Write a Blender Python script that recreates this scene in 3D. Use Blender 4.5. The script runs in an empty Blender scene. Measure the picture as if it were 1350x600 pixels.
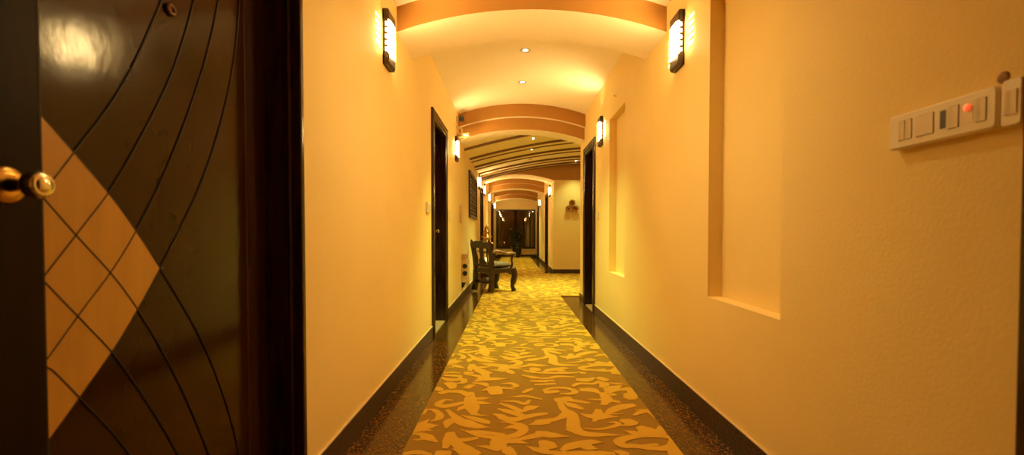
import bpy, math, random
from mathutils import Vector, Matrix, Euler
random.seed(7)
PI = math.pi
scene = bpy.context.scene
COL = scene.collection

# carpet scrolls: centre line in metres on the floor, widths along it
SCROLLS=[
([(-.36,2.683),(-.405,2.688),(-.432,2.637),(-.427,2.604),(-.39,2.588),(-.344,2.609),(-.298,2.639),(-.267,2.652)],(.02,.045,.05,.03)),
([(-.264,2.807),(-.252,2.68),(-.233,2.58),(-.216,2.479)],(.05,.075,.09,.04)),
([(-.216,2.479),(-.173,2.457),(-.132,2.457)],(.04,.02,.004)),
([(-.238,2.671),(-.186,2.642),(-.11,2.625)],(.03,.05,.004)),
([(-.245,2.706),(-.191,2.711),(-.127,2.722)],(.03,.045,.004)),
([(-.261,2.593),(-.29,2.564),(-.311,2.514)],(.045,.04,.006)),
([(-.488,2.54),(-.442,2.532),(-.401,2.472),(-.398,2.411),(-.432,2.379)],(.015,.035,.045,.012)),
([(-.493,2.532),(-.491,2.479)],(.03,.02)),
([(-.502,2.262),(-.479,2.33),(-.446,2.406)],(.06,.06,.008)),
([(-.496,2.306),(-.437,2.317),(-.379,2.326)],(.05,.07,.004)),
([(-.492,2.262),(-.452,2.278),(-.4,2.26)],(.04,.05,.004)),
([(-.495,2.229),(-.451,2.222),(-.414,2.19),(-.363,2.141)],(.02,.035,.06,.02)),
([(-.475,2.161),(-.447,2.164),(-.425,2.179)],(.012,.02,.03)),
([(-.483,2.023),(-.434,2.037),(-.37,2.018)],(.03,.04,.02)),
([(-.367,2.532),(-.324,2.457),(-.288,2.4)],(.022,.04,.06)),
([(-.339,2.3),(-.335,2.37),(-.295,2.411)],(.02,.06,.06)),
([(-.318,2.407),(-.244,2.356),(-.185,2.317),(-.116,2.3)],(.05,.085,.06,.004)),
([(-.278,2.457),(-.204,2.411),(-.144,2.37),(-.118,2.343)],(.012,.045,.05,.004)),
([(-.26,2.275),(-.177,2.214),(-.097,2.187),(-.019,2.194),(.038,2.232),(.053,2.293),(.026,2.339),(-.021,2.364),(-.088,2.368)],(.008,.03,.045,.05,.055,.03,.006)),
([(-.045,2.287),(.001,2.309),(.04,2.296)],(.006,.045,.06)),
([(-.234,2.262),(-.153,2.241),(-.046,2.217)],(.008,.045,.03)),
([(-.308,2.232),(-.306,2.161),(-.312,2.08)],(.05,.06,.03)),
([(-.307,2.208),(-.26,2.117),(-.214,2.059),(-.169,2.021)],(.05,.06,.075,.06)),
([(-.27,2.161),(-.224,2.161),(-.174,2.182)],(.03,.04,.025)),
([(-.068,2.179),(-.066,2.117),(-.05,2.08)],(.07,.085,.05)),
([(-.173,2.096),(-.123,2.089),(-.067,2.069)],(.006,.03,.05)),
([(-.039,2.15),(.032,2.167),(.111,2.205),(.166,2.229)],(.03,.03,.05,.06)),
([(-.039,2.139),(.032,2.137),(.077,2.119)],(.03,.03,.004)),
([(-.104,2.472),(-.068,2.45),(-.044,2.414),(.013,2.4),(.082,2.443),(.154,2.472),(.185,2.479)],(.02,.05,.06,.05,.04,.03)),
([(-.083,2.548),(-.022,2.509),(.045,2.457)],(.02,.05,.05)),
([(-.073,2.629),(-.011,2.58),(.046,2.509)],(.02,.04,.045)),
([(.061,2.509),(.099,2.564),(.154,2.583)],(.02,.07,.012)),
([(-.074,2.663),(.014,2.663),(.07,2.625),(.1,2.683)],(.01,.03,.04,.02)),
([(-.024,2.724),(.073,2.751),(.171,2.697)],(.01,.035,.02)),
([(.081,2.33),(.13,2.351),(.177,2.37)],(.008,.05,.06)),
([(-.026,2.074),(-.018,2.044),(.001,2.014)],(.05,.06,.04)),
([(.066,2.096),(.109,2.062),(.152,2.039)],(.006,.04,.05)),
([(.146,2.139),(.154,2.08)],(.05,.06)),
([(-.335,2.027),(-.292,2.025)],(.05,.05)),
([(.276,2.676),(.28,2.596),(.289,2.532),(.323,2.472),(.318,2.372),(.311,2.293),(.34,2.234),(.4,2.216),(.468,2.216),(.545,2.208)],(.035,.04,.05,.06,.07,.075,.06,.05,.03,.004)),
([(.29,2.517),(.276,2.45),(.235,2.407),(.182,2.386),(.134,2.37)],(.03,.05,.04,.045,.05)),
([(.299,2.654),(.34,2.604),(.394,2.545)],(.015,.06,.03)),
([(.281,2.688),(.355,2.676),(.445,2.635)],(.02,.045,.03)),
([(.27,2.275),(.31,2.253),(.352,2.244)],(.015,.04,.04)),
([(.358,2.287),(.433,2.278),(.503,2.304),(.549,2.339),(.538,2.362),(.498,2.359)],(.01,.022,.03,.03,.008)),
([(.371,2.479),(.412,2.447),(.462,2.435),(.51,2.443),(.58,2.434)],(.008,.05,.08,.05,.004)),
([(.48,2.532),(.465,2.45),(.428,2.375)],(.04,.07,.02)),
([(.503,2.464),(.564,2.532),(.63,2.58),(.694,2.602)],(.02,.06,.07,.05)),
([(.528,2.475),(.609,2.472)],(.02,.008)),
([(.557,2.799),(.562,2.697),(.527,2.615)],(.05,.07,.04)),
([(.561,2.688),(.623,2.652)],(.05,.03)),
([(.454,2.697),(.535,2.687)],(.015,.03)),
([(.7,2.788),(.71,2.724),(.753,2.766)],(.04,.08,.03)),
([(.661,2.457),(.711,2.499),(.756,2.514),(.763,2.417)],(.02,.04,.04,.01)),
([(.69,2.532),(.757,2.526)],(.012,.025)),
([(.582,2.383),(.607,2.37),(.633,2.352)],(.05,.08,.06)),
([(.545,2.322),(.602,2.33),(.636,2.343)],(.01,.03,.03)),
([(.561,2.262),(.604,2.234),(.621,2.21)],(.01,.05,.06)),
([(.653,2.296),(.671,2.262),(.684,2.225)],(.06,.1,.09)),
([(.765,2.304),(.744,2.256),(.71,2.217)],(.045,.06,.05)),
([(.628,2.205),(.548,2.179),(.504,2.139),(.519,2.101),(.567,2.096),(.635,2.072),(.709,2.074),(.76,2.117),(.774,2.182),(.701,2.205),(.628,2.205)],(.04,.05,.055,.05,.04,.035,.05,.06,.05,.04,.04)),
([(.59,2.096),(.673,2.108)],(.02,.03)),
([(.759,2.117),(.736,2.014)],(.06,.08)),
([(.127,2.229),(.189,2.21),(.274,2.194)],(.06,.06,.008)),
([(.142,2.133),(.171,2.112),(.189,2.085)],(.05,.06,.04)),
([(.116,2.049),(.212,2.023),(.356,2.025),(.452,2.023)],(.03,.04,.05,.03)),
([(.227,2.054),(.269,2.093),(.322,2.117),(.376,2.137),(.431,2.131)],(.03,.06,.06,.05,.004)),
([(.32,2.106),(.351,2.083),(.39,2.066)],(.05,.06,.006)),
([(.455,2.049),(.484,2.035),(.504,2.016)],(.01,.04,.05)),
([(-.489,2.897),(-.46,2.86)],(.05,.05)),
([(-.48,3.097),(-.425,3.058),(-.341,3.068),(-.328,3.003),(-.367,2.984)],(.03,.06,.05,.04,.02)),
([(-.47,3.156),(-.374,3.14),(-.363,3.101)],(.04,.045,.02)),
([(-.439,2.984),(-.406,2.963),(-.385,2.893)],(.05,.08,.05)),
([(-.34,3.177),(-.263,3.152),(-.204,3.112),(-.188,3.156),(-.217,3.214),(-.271,3.256)],(.02,.045,.06,.05,.02)),
([(-.252,3.021),(-.201,3.074),(-.122,3.077),(-.024,3.087)],(.02,.08,.06,.006)),
([(-.267,2.993),(-.189,2.975),(-.168,2.931)],(.02,.05,.03)),
([(-.293,2.897),(-.279,2.931),(-.246,2.952)],(.05,.05,.02)),
([(-.192,2.846),(-.137,2.88),(-.063,2.897),(.024,2.863)],(.02,.05,.04,.01)),
([(-.12,2.897),(-.105,2.798)],(.1,.09)),
([(-.076,2.975),(-.011,2.984),(.024,2.931),(-.011,2.897)],(.015,.04,.04,.02)),
([(.068,2.811),(.097,2.851),(.122,2.875)],(.03,.04,.03)),
([(.064,3.156),(.137,3.116),(.227,3.074)],(.02,.04,.02)),
([(.127,3.03),(.223,3.021)],(.03,.04)),
([(-.445,2.798),(-.411,2.83),(-.325,2.822),(-.275,2.766)],(.05,.05,.05,.05)),
([(.194,2.846),(.243,2.888),(.319,2.897),(.378,2.863),(.388,2.814),(.351,2.787),(.295,2.787)],(.03,.035,.04,.045,.04,.02)),
([(.209,2.814),(.275,2.833)],(.05,.05)),
([(.392,2.931),(.44,2.981),(.528,2.975),(.567,3.021)],(.03,.04,.04,.02)),
([(.446,3.058),(.5,3.055),(.556,3.097)],(.06,.08,.03)),
([(.593,3.097),(.628,3.055)],(.06,.06)),
([(.568,3.03),(.601,2.97),(.575,2.91)],(.03,.07,.04)),
([(.623,3.003),(.69,2.984),(.748,2.974)],(.015,.03,.01)),
([(.441,2.866),(.502,2.86),(.534,2.811)],(.06,.08,.03)),
([(.589,2.811),(.632,2.88),(.698,2.94)],(.04,.11,.03)),
([(.58,2.766),(.622,2.782)],(.02,.05)),
([(.691,2.863),(.747,2.88),(.752,2.782)],(.04,.06,.08)),
([(.125,3.097),(.236,3.097),(.314,3.136),(.424,3.124)],(.02,.03,.04,.02)),
([(.122,3.036),(.275,3.049)],(.03,.03)),
([(.149,2.963),(.275,2.984)],(.03,.035)),
([(.269,2.683),(.335,2.703)],(.07,.08))]


# ------------------------------------------------------------------ materials
def new_mat(name):
    m = bpy.data.materials.new(name); m.use_nodes = True
    nt = m.node_tree
    return m, nt, nt.nodes, nt.links, nt.nodes['Principled BSDF']

def coords(nodes):
    return nodes.new('ShaderNodeTexCoord').outputs['Object']

def plain(name, col, rough=.5, metal=0., spec=.5, coat=0.):
    m, nt, N, L, b = new_mat(name)
    b.inputs['Base Color'].default_value = (*col, 1)
    b.inputs['Roughness'].default_value = rough
    b.inputs['Metallic'].default_value = metal
    b.inputs['Specular IOR Level'].default_value = spec
    b.inputs['Coat Weight'].default_value = coat
    return m

def noisy(name, c1, c2, scale=8., rough=.5, bump=0., bscale=40., detail=4., stretch=(1, 1, 1), spec=.5, lo=.35, hi=.65, metal=0., rr=0.):
    m, nt, N, L, b = new_mat(name)
    co = coords(N)
    mp = N.new('ShaderNodeMapping'); mp.inputs['Scale'].default_value = stretch
    L.new(co, mp.inputs['Vector'])
    n = N.new('ShaderNodeTexNoise'); n.inputs['Scale'].default_value = scale; n.inputs['Detail'].default_value = detail
    L.new(mp.outputs[0], n.inputs['Vector'])
    r = N.new('ShaderNodeValToRGB')
    r.color_ramp.elements[0].position = lo; r.color_ramp.elements[0].color = (*c1, 1)
    r.color_ramp.elements[1].position = hi; r.color_ramp.elements[1].color = (*c2, 1)
    L.new(n.outputs[0], r.inputs[0]); L.new(r.outputs[0], b.inputs['Base Color'])
    b.inputs['Roughness'].default_value = rough; b.inputs['Specular IOR Level'].default_value = spec
    b.inputs['Metallic'].default_value = metal
    if rr:
        mr = N.new('ShaderNodeMapRange'); mr.inputs['To Min'].default_value = rough - rr; mr.inputs['To Max'].default_value = rough + rr
        L.new(n.outputs[0], mr.inputs['Value']); L.new(mr.outputs[0], b.inputs['Roughness'])
    if bump:
        n2 = N.new('ShaderNodeTexNoise'); n2.inputs['Scale'].default_value = bscale; n2.inputs['Detail'].default_value = 3
        L.new(mp.outputs[0], n2.inputs['Vector'])
        bp = N.new('ShaderNodeBump'); bp.inputs['Strength'].default_value = bump; bp.inputs['Distance'].default_value = .01
        L.new(n2.outputs[0], bp.inputs['Height']); L.new(bp.outputs[0], b.inputs['Normal'])
    return m

def emit(name, col, strength):
    m, nt, N, L, b = new_mat(name)
    b.inputs['Base Color'].default_value = (.8, .75, .7, 1)
    b.inputs['Roughness'].default_value = .3
    b.inputs['Emission Color'].default_value = (*col, 1)
    b.inputs['Emission Strength'].default_value = strength
    return m

def granite(name, dark, mid, fleck, rough):
    m, nt, N, L, b = new_mat(name)
    co = coords(N)
    n = N.new('ShaderNodeTexNoise'); n.inputs['Scale'].default_value = 130; n.inputs['Detail'].default_value = 3; n.inputs['Roughness'].default_value = .7
    v = N.new('ShaderNodeTexVoronoi'); v.inputs['Scale'].default_value = 170
    L.new(co, n.inputs['Vector']); L.new(co, v.inputs['Vector'])
    r = N.new('ShaderNodeValToRGB')
    r.color_ramp.elements[0].position = .38; r.color_ramp.elements[0].color = (*dark, 1)
    r.color_ramp.elements[1].position = .66; r.color_ramp.elements[1].color = (*mid, 1)
    L.new(n.outputs[0], r.inputs[0])
    sep = N.new('ShaderNodeSeparateColor'); L.new(v.outputs['Color'], sep.inputs[0])
    r2 = N.new('ShaderNodeValToRGB'); r2.color_ramp.interpolation = 'CONSTANT'
    r2.color_ramp.elements[0].position = 0; r2.color_ramp.elements[0].color = (0, 0, 0, 1)
    r2.color_ramp.elements[1].position = .84; r2.color_ramp.elements[1].color = (1, 1, 1, 1)
    L.new(sep.outputs[0], r2.inputs[0])
    mx = N.new('ShaderNodeMixRGB'); mx.inputs['Color2'].default_value = (*fleck, 1)
    L.new(r2.outputs[0], mx.inputs['Fac']); L.new(r.outputs[0], mx.inputs['Color1'])
    L.new(mx.outputs[0], b.inputs['Base Color'])
    b.inputs['Roughness'].default_value = rough; b.inputs['Specular IOR Level'].default_value = .36
    return m

WALL = noisy('cream_paint', (.86, .66, .27), (.89, .69, .30), 1.6, .62, .10, 90, spec=.22)
CEIL = noisy('cream_ceiling_paint', (.91, .79, .60), (.93, .81, .62), 1.5, .8, .05, 60, spec=.1)
ORANGE = noisy('tan_orange_paint', (.40, .195, .046), (.43, .21, .052), 2., .7, .05, 60, spec=.15)
BROWNL = plain('brown_rib_paint', (.16, .07, .025), .6)
GRAN = granite('brown_granite', (.030, .011, .002), (.105, .040, .006), (.24, .11, .02), .15)
GRAND = granite('dark_granite', (.018, .010, .006), (.075, .036, .018), (.14, .075, .034), .34)
DKWOOD = noisy('dark_lacquered_wood', (.022, .009, .005), (.042, .016, .008), 6, .2, .08, 30, stretch=(6, 6, .5))
LEAFW = noisy('brown_lacquered_veneer', (.024, .0070, .0008), (.034, .0105, .0014), 3, .13, .07, 7, stretch=(2, 2, 1.4), rr=.03, spec=.27)
STILEW = noisy('dark_stile_veneer', (.012, .006, .002), (.020, .009, .003), 4, .40, .05, 20, stretch=(4, 4, .6), spec=.1)
INLAY = noisy('maple_veneer', (.56, .30, .060), (.62, .34, .072), 5, .34, .04, 30, stretch=(5, 5, .8))
GROOVE = plain('black_inlay_line', (.012, .006, .003), .6)
CHROME = plain('polished_chrome', (.75, .68, .55), .12, 1.)
BRASS = plain('aged_brass', (.55, .33, .09), .28, 1.)
BRONZE = plain('polished_bronze', (.48, .22, .08), .2, 1.)
WHITEP = plain('cream_plastic', (.84, .74, .56), .35)
WHITER = plain('cream_rocker_plastic', (.80, .69, .51), .3)
BLACKP = plain('black_plastic', (.012, .010, .010), .35)
REDN = emit('red_neon_indicator', (1, .04, .015), .45)
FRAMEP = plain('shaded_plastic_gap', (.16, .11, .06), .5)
FIXT = noisy('brown_metal_fixture', (.05, .026, .016), (.075, .04, .024), 20, .38, spec=.5)
GLOW = emit('glowing_white_glass', (1., .67, .26), 47)
DLGLOW = emit('glowing_lamp', (1., .80, .45), 40)
DLOFF = plain('unlit_lamp_reflector', (.12, .09, .05), .3, .6)
RING = plain('brushed_trim_ring', (.5, .42, .32), .3, .8)
CARPETG = noisy('carpet_ground_pile', (.33, .185, .030), (.39, .22, .038), 260, .95, .6, 420, spec=.05)
CARPETM = noisy('carpet_motif_pile', (.65, .375, .045), (.72, .425, .055), 260, .95, .6, 420, spec=.05)
STONE = noisy('tan_marble', (.50, .33, .16), (.58, .39, .20), 9, .3)
CHAIRW = noisy('carved_rosewood', (.022, .009, .005), (.05, .020, .009), 14, .3, .3, 60, stretch=(3, 3, 1))
ARMW = noisy('worn_rosewood', (.17, .085, .03), (.27, .14, .05), 14, .3, .1, 60)
CUSH = noisy('gold_brocade', (.07, .038, .007), (.26, .145, .028), 38, .6, .3, 60, lo=.42, hi=.58)
POT = plain('dark_glazed_pot', (.025, .013, .008), .25)
LEAF = noisy('dark_green_leaf', (.03, .05, .012), (.09, .11, .025), 12, .45)
TRUNK = plain('plant_stem_bark', (.06, .035, .018), .8)
CURT = noisy('brown_curtain', (.36, .20, .08), (.48, .28, .12), 6, .85, stretch=(4, 4, .2))
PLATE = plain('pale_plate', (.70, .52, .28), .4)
LATW = noisy('carved_dark_wood', (.035, .016, .007), (.07, .032, .013), 20, .4)
LATP = noisy('carved_tan_wood', (.42, .25, .10), (.60, .38, .16), 30, .45)
CANDLE = emit('glowing_candle_glass', (1., .45, .12), 9)

def glass_mat():
    m = bpy.data.materials.new('dark_window_glass'); m.use_nodes = True
    nt = m.node_tree; N = nt.nodes; L = nt.links; N.clear()
    o = N.new('ShaderNodeOutputMaterial'); mix = N.new('ShaderNodeMixShader')
    t = N.new('ShaderNodeBsdfTransparent'); t.inputs['Color'].default_value = (.8, .75, .65, 1)
    g = N.new('ShaderNodeBsdfGlossy'); g.inputs['Roughness'].default_value = .02
    f = N.new('ShaderNodeFresnel'); f.inputs['IOR'].default_value = 1.6
    L.new(f.outputs[0], mix.inputs[0]); L.new(t.outputs[0], mix.inputs[1]); L.new(g.outputs[0], mix.inputs[2])
    L.new(mix.outputs[0], o.inputs['Surface'])
    return m
GLASS = glass_mat()

# ------------------------------------------------------------------ mesh helper
class MB:
    def __init__(s): s.v = []; s.f = []; s.m = []; s.s = []
    def add(s, verts, faces, mat=0, smooth=False, M=None):
        o = len(s.v)
        for p in verts:
            p = Vector(p)
            s.v.append(M @ p if M is not None else p)
        for f in faces:
            s.f.append([i + o for i in f]); s.m.append(mat); s.s.append(smooth)
        return s
    def box(s, x0, x1, y0, y1, z0, z1, mat=0, M=None):
        v = [(x, y, z) for x in (x0, x1) for y in (y0, y1) for z in (z0, z1)]
        f = [(0, 1, 3, 2), (4, 6, 7, 5), (0, 4, 5, 1), (2, 3, 7, 6), (0, 2, 6, 4), (1, 5, 7, 3)]
        return s.add(v, f, mat, False, M)
    def rbox(s, x0, x1, y0, y1, z0, z1, c, axis='x', mat=0, M=None):
        """box with its four edges along the axis chamfered by c, and its far cap slightly inset"""
        A = {'x': (1, 2, 0), 'y': (0, 2, 1), 'z': (0, 1, 2)}[axis]
        lo = (x0, y0, z0); hi = (x1, y1, z1)
        a0, a1, b0, b1, h0, h1 = lo[A[0]], hi[A[0]], lo[A[1]], hi[A[1]], lo[A[2]], hi[A[2]]
        def ring(h, i):
            r = []
            for (cx, cy, st) in ((a1 - c, b1 - c, 0), (a0 + c, b1 - c, 1), (a0 + c, b0 + c, 2), (a1 - c, b0 + c, 3)):
                for k in range(4):
                    t = (st + k / 3) * PI / 2
                    p = [0, 0, 0]; p[A[0]] = cx + (c - i) * math.cos(t); p[A[1]] = cy + (c - i) * math.sin(t); p[A[2]] = h
                    r.append(tuple(p))
            return r
        i = c * .35
        rings = [ring(h0, i), ring(h0 + i * (1 if h1 > h0 else -1), 0), ring(h1 - i * (1 if h1 > h0 else -1), 0), ring(h1, i)]
        n = 16; v = sum(rings, [])
        f = [(r * n + k, r * n + (k + 1) % n, (r + 1) * n + (k + 1) % n, (r + 1) * n + k) for r in range(3) for k in range(n)]
        f += [tuple(range(n))[::-1], tuple(range(3 * n, 4 * n))]
        return s.add(v, f, mat, False, M)
    def tube(s, path, rad, n=12, mat=0, M=None, caps=True, sq=None):
        """tube along a path; rad = number or list; sq=(a,b) scales the section's two axes"""
        P = [Vector(p) for p in path]; k = len(P)
        R = rad if isinstance(rad, (list, tuple)) else [rad] * k
        v = []; f = []
        t0 = (P[1] - P[0]).normalized()
        up = Vector((0, 0, 1)) if abs(t0.z) < .9 else Vector((0, 1, 0))
        u = t0.cross(up).normalized()
        for i in range(k):
            t = (P[min(i + 1, k - 1)] - P[max(i - 1, 0)]).normalized()
            u = (u - t * u.dot(t)).normalized(); w = t.cross(u)
            for j in range(n):
                a = 2 * PI * (j + .5) / n
                q = (sq or (1, 1))
                v.append(P[i] + u * math.cos(a) * R[i] * q[0] + w * math.sin(a) * R[i] * q[1])
        for i in range(k - 1):
            for j in range(n):
                f.append((i * n + j, i * n + (j + 1) % n, (i + 1) * n + (j + 1) % n, (i + 1) * n + j))
        s.add(v, f, mat, n > 6, M)
        if caps:
            o = len(s.v) - len(v)
            s.f.append([o + j for j in range(n)][::-1]); s.m.append(mat); s.s.append(False)
            s.f.append([o + (k - 1) * n + j for j in range(n)]); s.m.append(mat); s.s.append(False)
        return s
    def lathe(s, prof, n=24, mat=0, M=None, smooth=True):
        """revolve (r, h) about local z"""
        v = []; f = []
        for r, h in prof:
            for j in range(n):
                a = 2 * PI * j / n
                v.append((r * math.cos(a), r * math.sin(a), h))
        k = len(prof)
        for i in range(k - 1):
            for j in range(n):
                f.append((i * n + j, i * n + (j + 1) % n, (i + 1) * n + (j + 1) % n, (i + 1) * n + j))
        s.add(v, f, mat, smooth, M)
        o = len(s.v) - len(v)
        if prof[0][0] > 1e-4: s.f.append([o + j for j in range(n)][::-1]); s.m.append(mat); s.s.append(False)
        if prof[-1][0] > 1e-4: s.f.append([o + (k - 1) * n + j for j in range(n)]); s.m.append(mat); s.s.append(False)
        return s
    def prism(s, poly, h0, h1, axis='y', mat=0, M=None, side_mat=None):
        """polygon (a, b) extruded along axis from h0 to h1; axis y -> (a=x, b=z); x -> (a=y, b=z); z -> (a=x, b=y)"""
        def mk(a, b, h): return {'y': (a, h, b), 'x': (h, a, b), 'z': (a, b, h)}[axis]
        n = len(poly)
        v = [mk(a, b, h0) for a, b in poly] + [mk(a, b, h1) for a, b in poly]
        s.add(v, [tuple(range(n))[::-1], tuple(range(n, 2 * n))], mat, False, M)
        return s.add(v, [(i, (i + 1) % n, n + (i + 1) % n, n + i) for i in range(n)], mat if side_mat is None else side_mat, False, M)
    def build(s, name, mats, parent=None, bevel=0., fix=True):
        me = bpy.data.meshes.new(name)
        off = BASE.get(parent, Vector()) if parent is not None else Vector()
        me.from_pydata([tuple(p - off) for p in s.v], [], s.f)
        for m in (mats if isinstance(mats, (list, tuple)) else [mats]): me.materials.append(m)
        me.polygons.foreach_set('material_index', s.m)
        me.polygons.foreach_set('use_smooth', s.s)
        if fix:
            import bmesh
            b = bmesh.new(); b.from_mesh(me); bmesh.ops.recalc_face_normals(b, faces=b.faces[:]); b.to_mesh(me); b.free()
        me.update()
        o = bpy.data.objects.new(name, me); COL.objects.link(o)
        if parent is not None:
            o.parent = parent
            BASE[o] = off
        else:
            BASE[o] = Vector()
        if bevel:
            md = o.modifiers.new('edge', 'BEVEL'); md.width = bevel; md.segments = 2; md.limit_method = 'ANGLE'; md.angle_limit = .7
        return o
BASE = {}

def tag(o, label, cat, group=None, kind=None):
    o['label'] = label; o['category'] = cat
    if group: o['group'] = group
    if kind: o['kind'] = kind
    return o
def thing(name, loc, label, cat, group=None, kind=None, local=False, rz=0.):
    o = bpy.data.objects.new(name, None); COL.objects.link(o)
    o.location = loc; o.rotation_euler = (0, 0, rz); o.empty_display_size = .1
    BASE[o] = Vector() if local else Vector(loc)
    return tag(o, label, cat, group, kind)
def struct(o, label, cat): return tag(o, label, cat, None, 'structure')
def spline(pts, n=6):
    """Catmull-Rom through 2-D or 3-D points"""
    P = [Vector(p) for p in pts]
    if len(P) == 2: return [P[0].lerp(P[1], i / n) for i in range(n + 1)]
    Q = [P[0] * 2 - P[1]] + P + [P[-1] * 2 - P[-2]]; out = []
    for i in range(1, len(Q) - 2):
        a, b, c, d = Q[i - 1:i + 3]
        for k in range(n):
            t = k / n
            out.append(.5 * ((2 * b) + (c - a) * t + (2 * a - 5 * b + 4 * c - d) * t * t + (3 * b - a - 3 * c + d) * t ** 3))
    out.append(P[-1]); return out
def frame_to(origin, zdir, xdir=None):
    z = Vector(zdir).normalized()
    x = Vector(xdir) if xdir is not None else (Vector((0, 0, 1)) if abs(z.z) < .9 else Vector((1, 0, 0)))
    y = z.cross(x).normalized(); x = y.cross(z).normalized()
    M = Matrix((x, y, z)).transposed().to_4x4(); M.translation = Vector(origin); return M

# ------------------------------------------------------------------ the room
XL, XR = -.777, 1.03            # corridor walls
YB, YE = -1.6, 20.0             # rear and end wall
Y1, Y2 = 6.94, 11.45            # the lobby opens to the right between these
LX = 5.2                        # lobby right wall
SPR, RISE = 2.70, .15           # corridor vault
def arch(x, z0, rise=RISE, a=XL, b=XR):
    c = (b - a) / 2; R = (c * c + rise * rise) / (2 * rise); m = (a + b) / 2
    return z0 + rise - R + math.sqrt(max(R * R - (x - m) ** 2, 0))
def lobz(x): return 2.80 - .42 * ((x - 2.2) / 2.98) ** 2

def wall_y(name, xin, xout, y0, y1, z1, holes, label):
    """wall in a plane x = const; holes = (ya, yb, za, zb, depth or None for right through)"""
    mb = MB(); ys = sorted({y0, y1, *[h[0] for h in holes], *[h[1] for h in holes]})
    for ya, yb in zip(ys, ys[1:]):
        hs = [h for h in holes if h[0] <= ya + 1e-6 and h[1] >= yb - 1e-6]
        if not hs:
            mb.box(min(xin, xout), max(xin, xout), ya, yb, 0, z1)
        else:
            h = hs[0]
            if h[2] > 0: mb.box(min(xin, xout), max(xin, xout), ya, yb, 0, h[2])
            mb.box(min(xin, xout), max(xin, xout), ya, yb, h[3], z1)
            if h[4]:
                xi = xin + math.copysign(h[4], xout - xin)
                mb.box(min(xi, xout), max(xi, xout), ya, yb, h[2], h[3])
    return struct(mb.build(name, WALL), label, 'wall')

DT = 2.115                      # door opening height
# opening = (y0, y1); doors
D_NEAR = (.47, 1.69); D_L = (4.44, 5.21); D_L3 = (10.93, 11.62); D_L4 = (16.2, 17.8)
D_RN = (-.1, .81); D_R = (5.765, 6.43); D_R3 = (13.3, 14.2); D_R4 = (17.85, 18.75)
wall_y('wall_left', XL, XL - .26, YB, YE + .3, 3.05, [(*D_NEAR, 0, DT, None), (*D_L, 0, DT, None), (*D_L3, 0, DT, None), (*D_L4, 0, DT, None)],
       'long cream wall on the left of the corridor with wall lamps and doors')
wall_y('wall_right', XR, XR + .26, YB, Y1, 3.05, [(*D_RN, 0, DT, None), (1.746, 2.40, .67, 2.22, .074), (4.20, 4.87, .60, 2.215, .074), (*D_R, 0, DT, None)],
       'cream wall on the right with two tall recessed niches')
wall_y('wall_far_right', XR, XR + .26, Y2, YE + .3, 3.05, [(*D_R3, 0, DT, None), (*D_R4, 0, DT, None)],
       'cream wall on the right of the far corridor beyond the lobby')
mb = MB(); mb.box(XL - .26, XR + .26, YB - .2, YB, 0, 3.05); struct(mb.build('wall_rear', WALL), 'cream wall behind the camera', 'wall')
mb = MB(); mb.box(XR + .26, LX, Y1 - .2, Y1, 0, 3.05); struct(mb.build('wall_lobby_near', WALL), 'cream wall of the lobby on the near side', 'wall')
mb = MB(); mb.box(LX, LX + .2, Y1 - .2, Y2 + .26, 0, 3.05); struct(mb.build('wall_lobby_right', WALL), 'cream wall closing the lobby on the right', 'wall')
mb = MB(); mb.box(XR + .26, LX, Y2, Y2 + .26, 0, 2.36); struct(mb.build('wall_lobby_far', WALL), 'cream wall across the lobby behind the round metal ornament', 'wall')
# end wall with the wide window
WX0, WX1, WZ0, WZ1 = -.73, .985, .37, 2.09
mb = MB()
mb.box(XL, XR, YE, YE + .2, 0, WZ0); mb.box(XL, XR, YE, YE + .2, WZ1, 3.05)
mb.box(XL, WX0, YE, YE + .2, WZ0, WZ1); mb.box(WX1, XR, YE, YE + .2, WZ0, WZ1)
struct(mb.build('wall_end', WALL), 'cream end wall around the wide dark window', 'wall')
# floor slab (polished granite) with carpet on it
mb = MB(); mb.box(XL - .3, LX + .2, YB - .2, YE + .4, -.1, 0)
struct(mb.build('floor', GRAN), 'polished brown speckled granite floor showing as strips beside the carpet', 'floor')

def vault(mb, y0, y1, a=XL - .001, b=XR + .001, n=20):
    xs = [a + (b - a) * i / n for i in range(n + 1)]
    poly = [(x, arch(x, SPR)) for x in xs] + [(b, 3.05), (a, 3.05)]
    mb.prism(poly, y0, y1, 'y')
mb = MB(); vault(mb, YB - .01, Y1 - .1)
struct(mb.build('ceiling', CEIL), 'cream barrel vaulted ceiling over the near corridor', 'ceiling')
mb = MB(); vault(mb, Y2 + .1, YE + .01)
struct(mb.build('ceiling_far', CEIL), 'cream barrel vaulted ceiling over the far corridor', 'ceiling')
mb = MB(); n = 40
xs = [XL - .001 + (LX + .002 - XL) * i / n for i in range(n + 1)]
mb.prism([(x, lobz(x)) for x in xs] + [(LX, 3.2), (XL, 3.2)], Y1 - .02, Y2 + .02, 'y')
struct(mb.build('ceiling_lobby', CEIL), 'wide curved cream lobby ceiling crossed by brown ribs', 'ceiling')

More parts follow.
